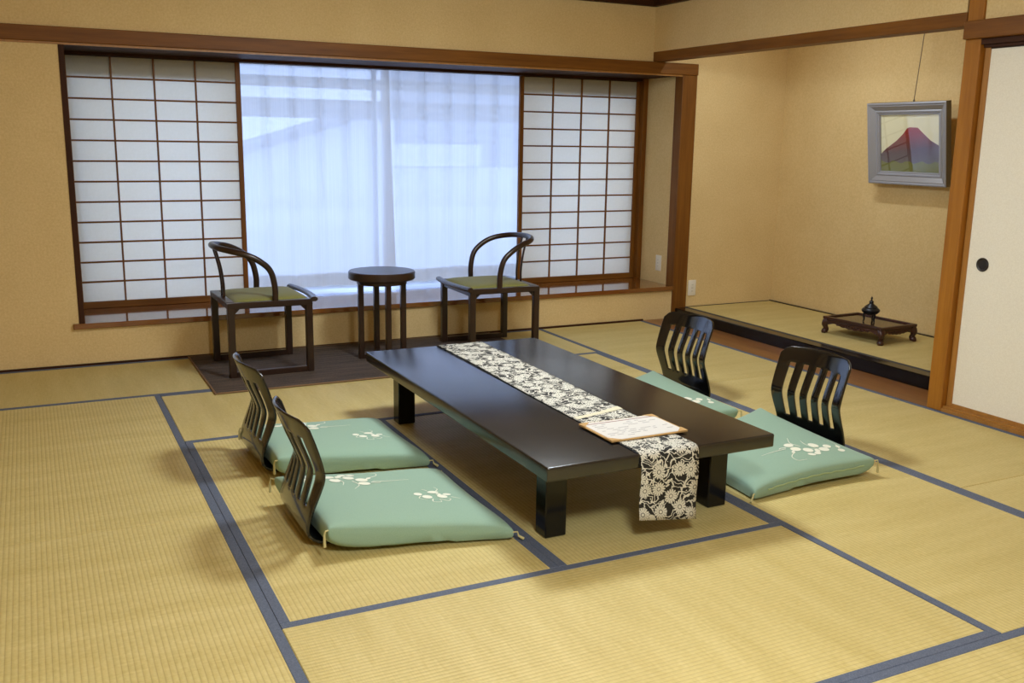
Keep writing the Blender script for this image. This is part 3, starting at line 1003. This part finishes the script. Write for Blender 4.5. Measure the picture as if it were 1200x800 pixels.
# ------------------------------------------------------------------ armchairs by the window
def armchair(name, loc, rz, label):
    t = thing(name, loc, rz, label, 'chair', 'armchairs by the window')
    H, X, Y = 0.468, 0.245, 0.288
    for sx in (-1, 1):
        for sy in (-1, 1):
            MB().box(sx * X - .021, sx * X + .021, sy * (Y - .021) - .021, sy * (Y - .021) + .021, 0, H - 0.012, 0.003).build('leg', 'dark_z', t)
    for sy in (-1, 1):
        MB().box(-X + .021, X - .021, sy * (Y - .021) - .018, sy * (Y - .021) + .018, 0.0, 0.036, 0.003).build('floor_runner', 'dark_x', t)
        MB().box(-X - .021, X + .021, sy * (Y - .02) - .021, sy * (Y - .02) + .021, H - 0.034, H + 0.004, 0.003).build('side_rail', 'dark_x', t)
        for sx in (-1, 1):      # small brackets
            x0 = sx * (X - .021)
            MB().prism([(x0, H - 0.034), (x0 - sx * .035, H - 0.034), (x0, H - 0.069)], 'y', sy * (Y - .021) - .01, sy * (Y - .021) + .01).build('bracket', 'dark_x', t)
    MB().box(-X - .021, -X + .03, -Y + .04, Y - .04, H - 0.034, H + 0.006, 0.003).build('back_rail', 'dark_y', t)
    MB().box(X - .018, X + .012, -Y + .04, Y - .04, H - 0.05, H - 0.012, 0.003).build('front_rail', 'dark_y', t)
    fr = MB()
    fr.tube([(X + 0.028 + 0.03 * (1 - (v / 0.30) ** 2), v, H + 0.004) for v in lin_space(-0.302, 0.302, 15)], [0.016] * 15, 10, flat=1.5)
    fr.build('front_bar', 'dark_y', t)
    pad = MB()
    pad.weld = True
    sq = [math.sin(a) for a in lin_space(-math.pi / 2, math.pi / 2, 15)]
    def pz(a, b, top):
        p = ((1 - a ** 6) * (1 - b ** 6)) ** 0.5
        return (0.018 + 0.232 * a, 0.247 * b, H + 0.0 + (0.026 * p if top else -0.012))
    pad.grid(lambda a, b: pz(a, b, 1), sq, sq)
    pad.grid(lambda a, b: pz(a, b, 0), sq, sq)
    tag(pad.build('seat_pad', 'olive', t), 'olive green seat pad')
    half = [(0.035, 0.262, H), (0.034, 0.264, 0.56), (0.008, 0.268, 0.66), (-0.055, 0.270, 0.722), (-0.135, 0.258, 0.764), (-0.215, 0.215, 0.785), (-0.270, 0.125, 0.796), (-0.288, 0.0, 0.800)]
    full = half + [(x, -y, z) for x, y, z in half[-2::-1]]
    path = catmull([Vector(p) for p in full], 6)
    MB().tube(path, [0.0185] * len(path), 12, flat=1.05).build('arm_hoop', 'dark_x', t)
    for sy in (-1, 1):
        p = catmull([Vector((-0.236, sy * 0.035, H)), Vector((-0.236, sy * 0.036, 0.56)), Vector((-0.25, sy * 0.038, 0.67)), Vector((-0.279, sy * 0.040, 0.788))], 5)
        MB().tube(p, [0.0075] * len(p), 8, flat=1.0).build('back_spindle', 'dark_z', t)
    return t
armchair('armchair', (0.700, -0.512, RUG), 0.015, 'dark wood hoop-back armchair with olive seat, left of the side table, facing right')
armchair('armchair.001', (2.335, -0.530, RUG), math.pi - 0.02, 'dark wood hoop-back armchair with olive seat, right of the side table, facing left')

# ------------------------------------------------------------------ round side table
st = thing('side_table', (1.508, -0.575, RUG), math.radians(-3), 'small round dark wood side table between the two armchairs', 'table')
top = MB()
top.lathe([(0.218, 0.545), (0.226, 0.552), (0.226, 0.594), (0.220, 0.601), (0.15, 0.602)], 48)
top.build('table_top', 'dark_x', st)
MB().lathe([(0.17, 0.515), (0.17, 0.545)], 36).build('apron', 'dark_x', st)
for k in range(4):
    a = math.pi / 2 * k
    l = MB()
    x, y = 0.149 * math.cos(a), 0.149 * math.sin(a)
    l.box(x - .018, x + .018, y - .018, y + .018, 0, 0.545, 0.003)
    l.build('leg', 'dark_z', st)
MB().box(-0.132, 0.132, -0.016, 0.016, 0.0, 0.03, 0.002).build('cross_stretcher', 'dark_x', st)
MB().box(-0.016, 0.016, -0.132, 0.132, 0.0, 0.0295, 0.002).build('cross_stretcher', 'dark_y', st)

# ------------------------------------------------------------------ alcove: carved stand, censer, picture
def carved_stand():
    cx, cy_ = 4.950, -1.640
    hx, hy, H = 0.190, 0.275, 0.128
    t = thing('display_stand', (cx, cy_, 0.091), 0.055, 'low carved dark wood display stand on the alcove mat', 'stand')
    rim = MB()
    for a in ((-hx, hx, -hy, -hy + .026), (-hx, hx, hy - .026, hy), (-hx, -hx + .026, -hy + .026, hy - .026), (hx - .026, hx, -hy + .026, hy - .026)):
        rim.box(*a, H - 0.020, H, 0.003)
    rim.build('rim', 'rosewood', t)
    MB().box(-hx + .02, hx - .02, -hy + .02, hy - .02, H - 0.018, H - 0.010).build('tray_panel', 'rosewood_panel', t)
    MB().box(-hx + .012, hx - .012, -hy + .012, hy - .012, H - 0.030, H - 0.0195).build('moulding', 'rosewood', t)
    def apron(L):
        n = 48
        top = [(-L, H - 0.029), (L, H - 0.029)]
        bot = []
        for i in range(n + 1):
            u = 1 - 2 * i / n
            s = abs(u)
            z = H - 0.046 - 0.014 * max(0, 1 - s / 0.62) ** 0.5 - 0.006 * abs(math.sin(u * 13)) * (1 if s < 0.62 else 0)
            if s > 0.72: z = H - 0.046 - 0.02 * (s - 0.72) / 0.28
            bot.append((u * L, z))
        return top[::1] + bot
    def beads(mb, L, put):
        for i in range(-5, 6):
            mb.lathe([(0.001, -.006), (0.006, -.003), (0.006, .003), (0.001, .006)], 8, put(i / 5 * L * 0.5, H - 0.045 - 0.003 * math.cos(i * 2)))
    for sd in (-1, 1):
        m = MB()
        m.prism(apron(hx - 0.03), 'y', sd * (hy - .014) - .006, sd * (hy - .014) + .006)
        beads(m, hx, lambda u, z: (u, sd * (hy - .007), z))
        m.build('carved_apron', 'rosewood', t)
        m = MB()
        m.prism(apron(hy - 0.03), 'x', sd * (hx - .014) - .006, sd * (hx - .014) + .006)
        beads(m, hy, lambda u, z: (sd * (hx - .007), u, z))
        m.build('carved_apron', 'rosewood', t)
    for sx in (-1, 1):
        for sy in (-1, 1):
            l = MB()
            pts = [(0.026, H - 0.03, 0.028), (0.018, H - 0.045, 0.028), (0.014, H - 0.062, 0.024), (0.020, 0.042, 0.017), (0.024, 0.028, 0.017),
                   (0.018, 0.020, 0.024), (0.014, 0.010, 0.025), (0.017, 0.0, 0.019)]
            pa = catmull([Vector((sx * (hx - o), sy * (hy - o), z)) for o, z, r in pts], 3)
            rr = []
            for i in range(len(pa)):
                k = i / (len(pa) - 1) * (len(pts) - 1)
                a = int(min(k, len(pts) - 2))
                rr.append(pts[a][2] + (pts[a + 1][2] - pts[a][2]) * (k - a))
            l.tube(pa, rr, 10, up=(1, 0, 0))
            l.build('cabriole_leg', 'rosewood', t)
carved_stand()
cs = thing('incense_burner', (4.940, -1.655, 0.2105), 0.4, 'small dark bronze three-legged incense burner with a lid on the carved stand', 'incense burner')
MB().lathe([(0.030, 0.052), (0.048, 0.060), (0.063, 0.075), (0.066, 0.086), (0.058, 0.098), (0.045, 0.104)], 32).build('bowl', 'bronze', cs)
MB().lathe([(0.047, 0.103), (0.048, 0.108), (0.036, 0.120), (0.018, 0.132), (0.014, 0.138), (0.017, 0.146), (0.014, 0.154)], 28).build('lid', 'bronze', cs)
MB().lathe([(0.006, 0.153), (0.008, 0.160), (0.005, 0.167), (0.009, 0.174), (0.002, 0.188)], 12).build('finial', 'bronze', cs)
for k in range(3):
    a = 2 * math.pi * k / 3
    c_, s_ = math.cos(a), math.sin(a)
    p = catmull([Vector((0.040 * c_, 0.040 * s_, 0.064)), Vector((0.050 * c_, 0.050 * s_, 0.045)), Vector((0.042 * c_, 0.042 * s_, 0.022)), Vector((0.047 * c_, 0.047 * s_, 0.0))], 4)
    MB().tube(p, [0.009 - 0.004 * i / len(p) for i in range(len(p))], 8, up=(1, 0, 0)).build('leg', 'bronze', cs)

def picture():
    W, H, D = 0.364, 0.304, 0.060            # half width, half height, depth
    t = thing('framed_picture', (5.366, -1.532, 1.212), label='silver-framed painting of a red mountain hanging on the alcove wall', cat='picture')
    t.rotation_euler = (0, math.radians(-8.2), 0)      # leans out at the top; local -x faces the room
    def ring(mb, w0, h0, x0, w1, h1, x1):
        a = [(x0, -w0, -h0), (x0, w0, -h0), (x0, w0, h0), (x0, -w0, h0)]
        b_ = [(x1, -w1, -h1), (x1, w1, -h1), (x1, w1, h1), (x1, -w1, h1)]
        o = [(x, y, z + H) for x, y, z in a + b_]
        mb.add(o, [(i, (i + 1) % 4, (i + 1) % 4 + 4, i + 4) for i in range(4)])
    steps = [(0.0, -0.006, 0), (0.0, -D + .004, 0), (0.006, -D, 0), (0.014, -D + 0.001, 0), (0.020, -D + .007, 0), (0.026, -D + .006, 0),
             (0.060, -D + .030, 0), (0.066, -D + .026, 0), (0.074, -D + .027, 0), (0.080, -D + .034, 0), (0.088, -D + .034, 0), (0.094, -D + .044, 0)]
    side, face = MB(), MB()
    side.open = face.open = True
    for i in range(len(steps) - 1):
        a, b_ = steps[i], steps[i + 1]
        ring(side if i == 0 else face, W - a[0], H - a[0], a[1], W - b_[0], H - b_[0], b_[1])
    side.build('frame_side', 'silver_side', t)
    face.build('moulding', 'silver', t)
    w_, h_ = W - 0.092, H - 0.092
    xg = -D + 0.045
    MB().box(-0.008, -0.002, -W + .004, W - .004, 0.004, 2 * H - .004).build('backing_or_light_block', 'kraft', t)
    art = MB()
    art.box(xg + .004, xg + .006, -w_, w_, H - h_, H + h_)
    art.build('painted_sheet', 'paint_sky', t)
    # local +y points to the left of the picture as seen from the room
    ml = [(0.0, 0.255)]
    pts = [(w_, 0.075), (w_ * .82, 0.115), (w_ * .45, 0.175), (w_ * .22, 0.225), (w_ * .08, 0.268), (0.0, 0.275), (-w_ * .28, 0.272), (-w_ * .42, 0.240),
           (-w_ * .70, 0.180), (-w_, 0.140), (-w_, 0.0), (w_, 0.0)]
    mm = MB()
    mm.prism([(a, b_) for a, b_ in pts], 'x', xg + .0022, xg + .004)
    o = mm.build('painted_mountain', 'mountain', t)
    o.location = (0, 0, (H - h_ + 0.055) * S)
    g = MB()
    gp = [(w_, 0), (-w_, 0)] + [(-w_ + 2 * w_ * i / 14, 0.072 + 0.012 * math.sin(i * 1.9)) for i in range(15)]
    g.prism(gp, 'x', xg + .001, xg + .0024)
    o = g.build('painted_meadow', 'paint_meadow', t)
    o.location = (0, 0, (H - h_) * S)
    MB().box(xg - .002, xg - .0005, -w_ - .004, w_ + .004, H - h_ - .004, H + h_ + .004).build('glass_pane', 'picture_glass', t)
    MB().lathe([(0.001, 0), (0.008, 0.002), (0.008, 0.010), (0.003, 0.016)], 10, (-0.02, -0.05, 2 * H)).build('hook', 'wire', t)
    R = Matrix.Rotation(math.radians(8.2), 3, 'Y')
    top = R @ Vector((5.325 - 5.366, -0.05, 2.60 - 1.212))
    MB().tube([(-0.02, -0.05, 2 * H + 0.01), top], 0.0032, 6, up=(1, 0, 0)).build('hanging_wire', 'wire', t)
picture()

# ------------------------------------------------------------------ wall sockets
def socket(name, loc, rz, label):
    t = thing(name, loc, rz, label, 'socket', 'wall sockets')
    MB().box(-0.040, 0.040, -0.009, 0, 0, 0.136, 0.004, 2).build('plate', 'white_plastic', t)
    for z in (0.040, 0.068, 0.096):
        MB().box(-0.013, 0.013, -0.0115, -0.008, z - .011, z + .011, 0.001).build('outlet', 'white_plastic', t)
        sl = MB()
        for x in (-0.005, 0.005): sl.box(x - .0012, x + .0012, -0.0118, -0.011, z - .005, z + .005)
        sl.build('slot', 'socket', t)
socket('wall_socket', (4.512, YW, 0.188), 0, 'white wall socket low on the alcove wall, right of the corner pillar')
socket('wall_socket.001', (XP, 0.182, 0.388), -math.pi / 2, 'white wall socket on the side wall of the window recess, above the sill')
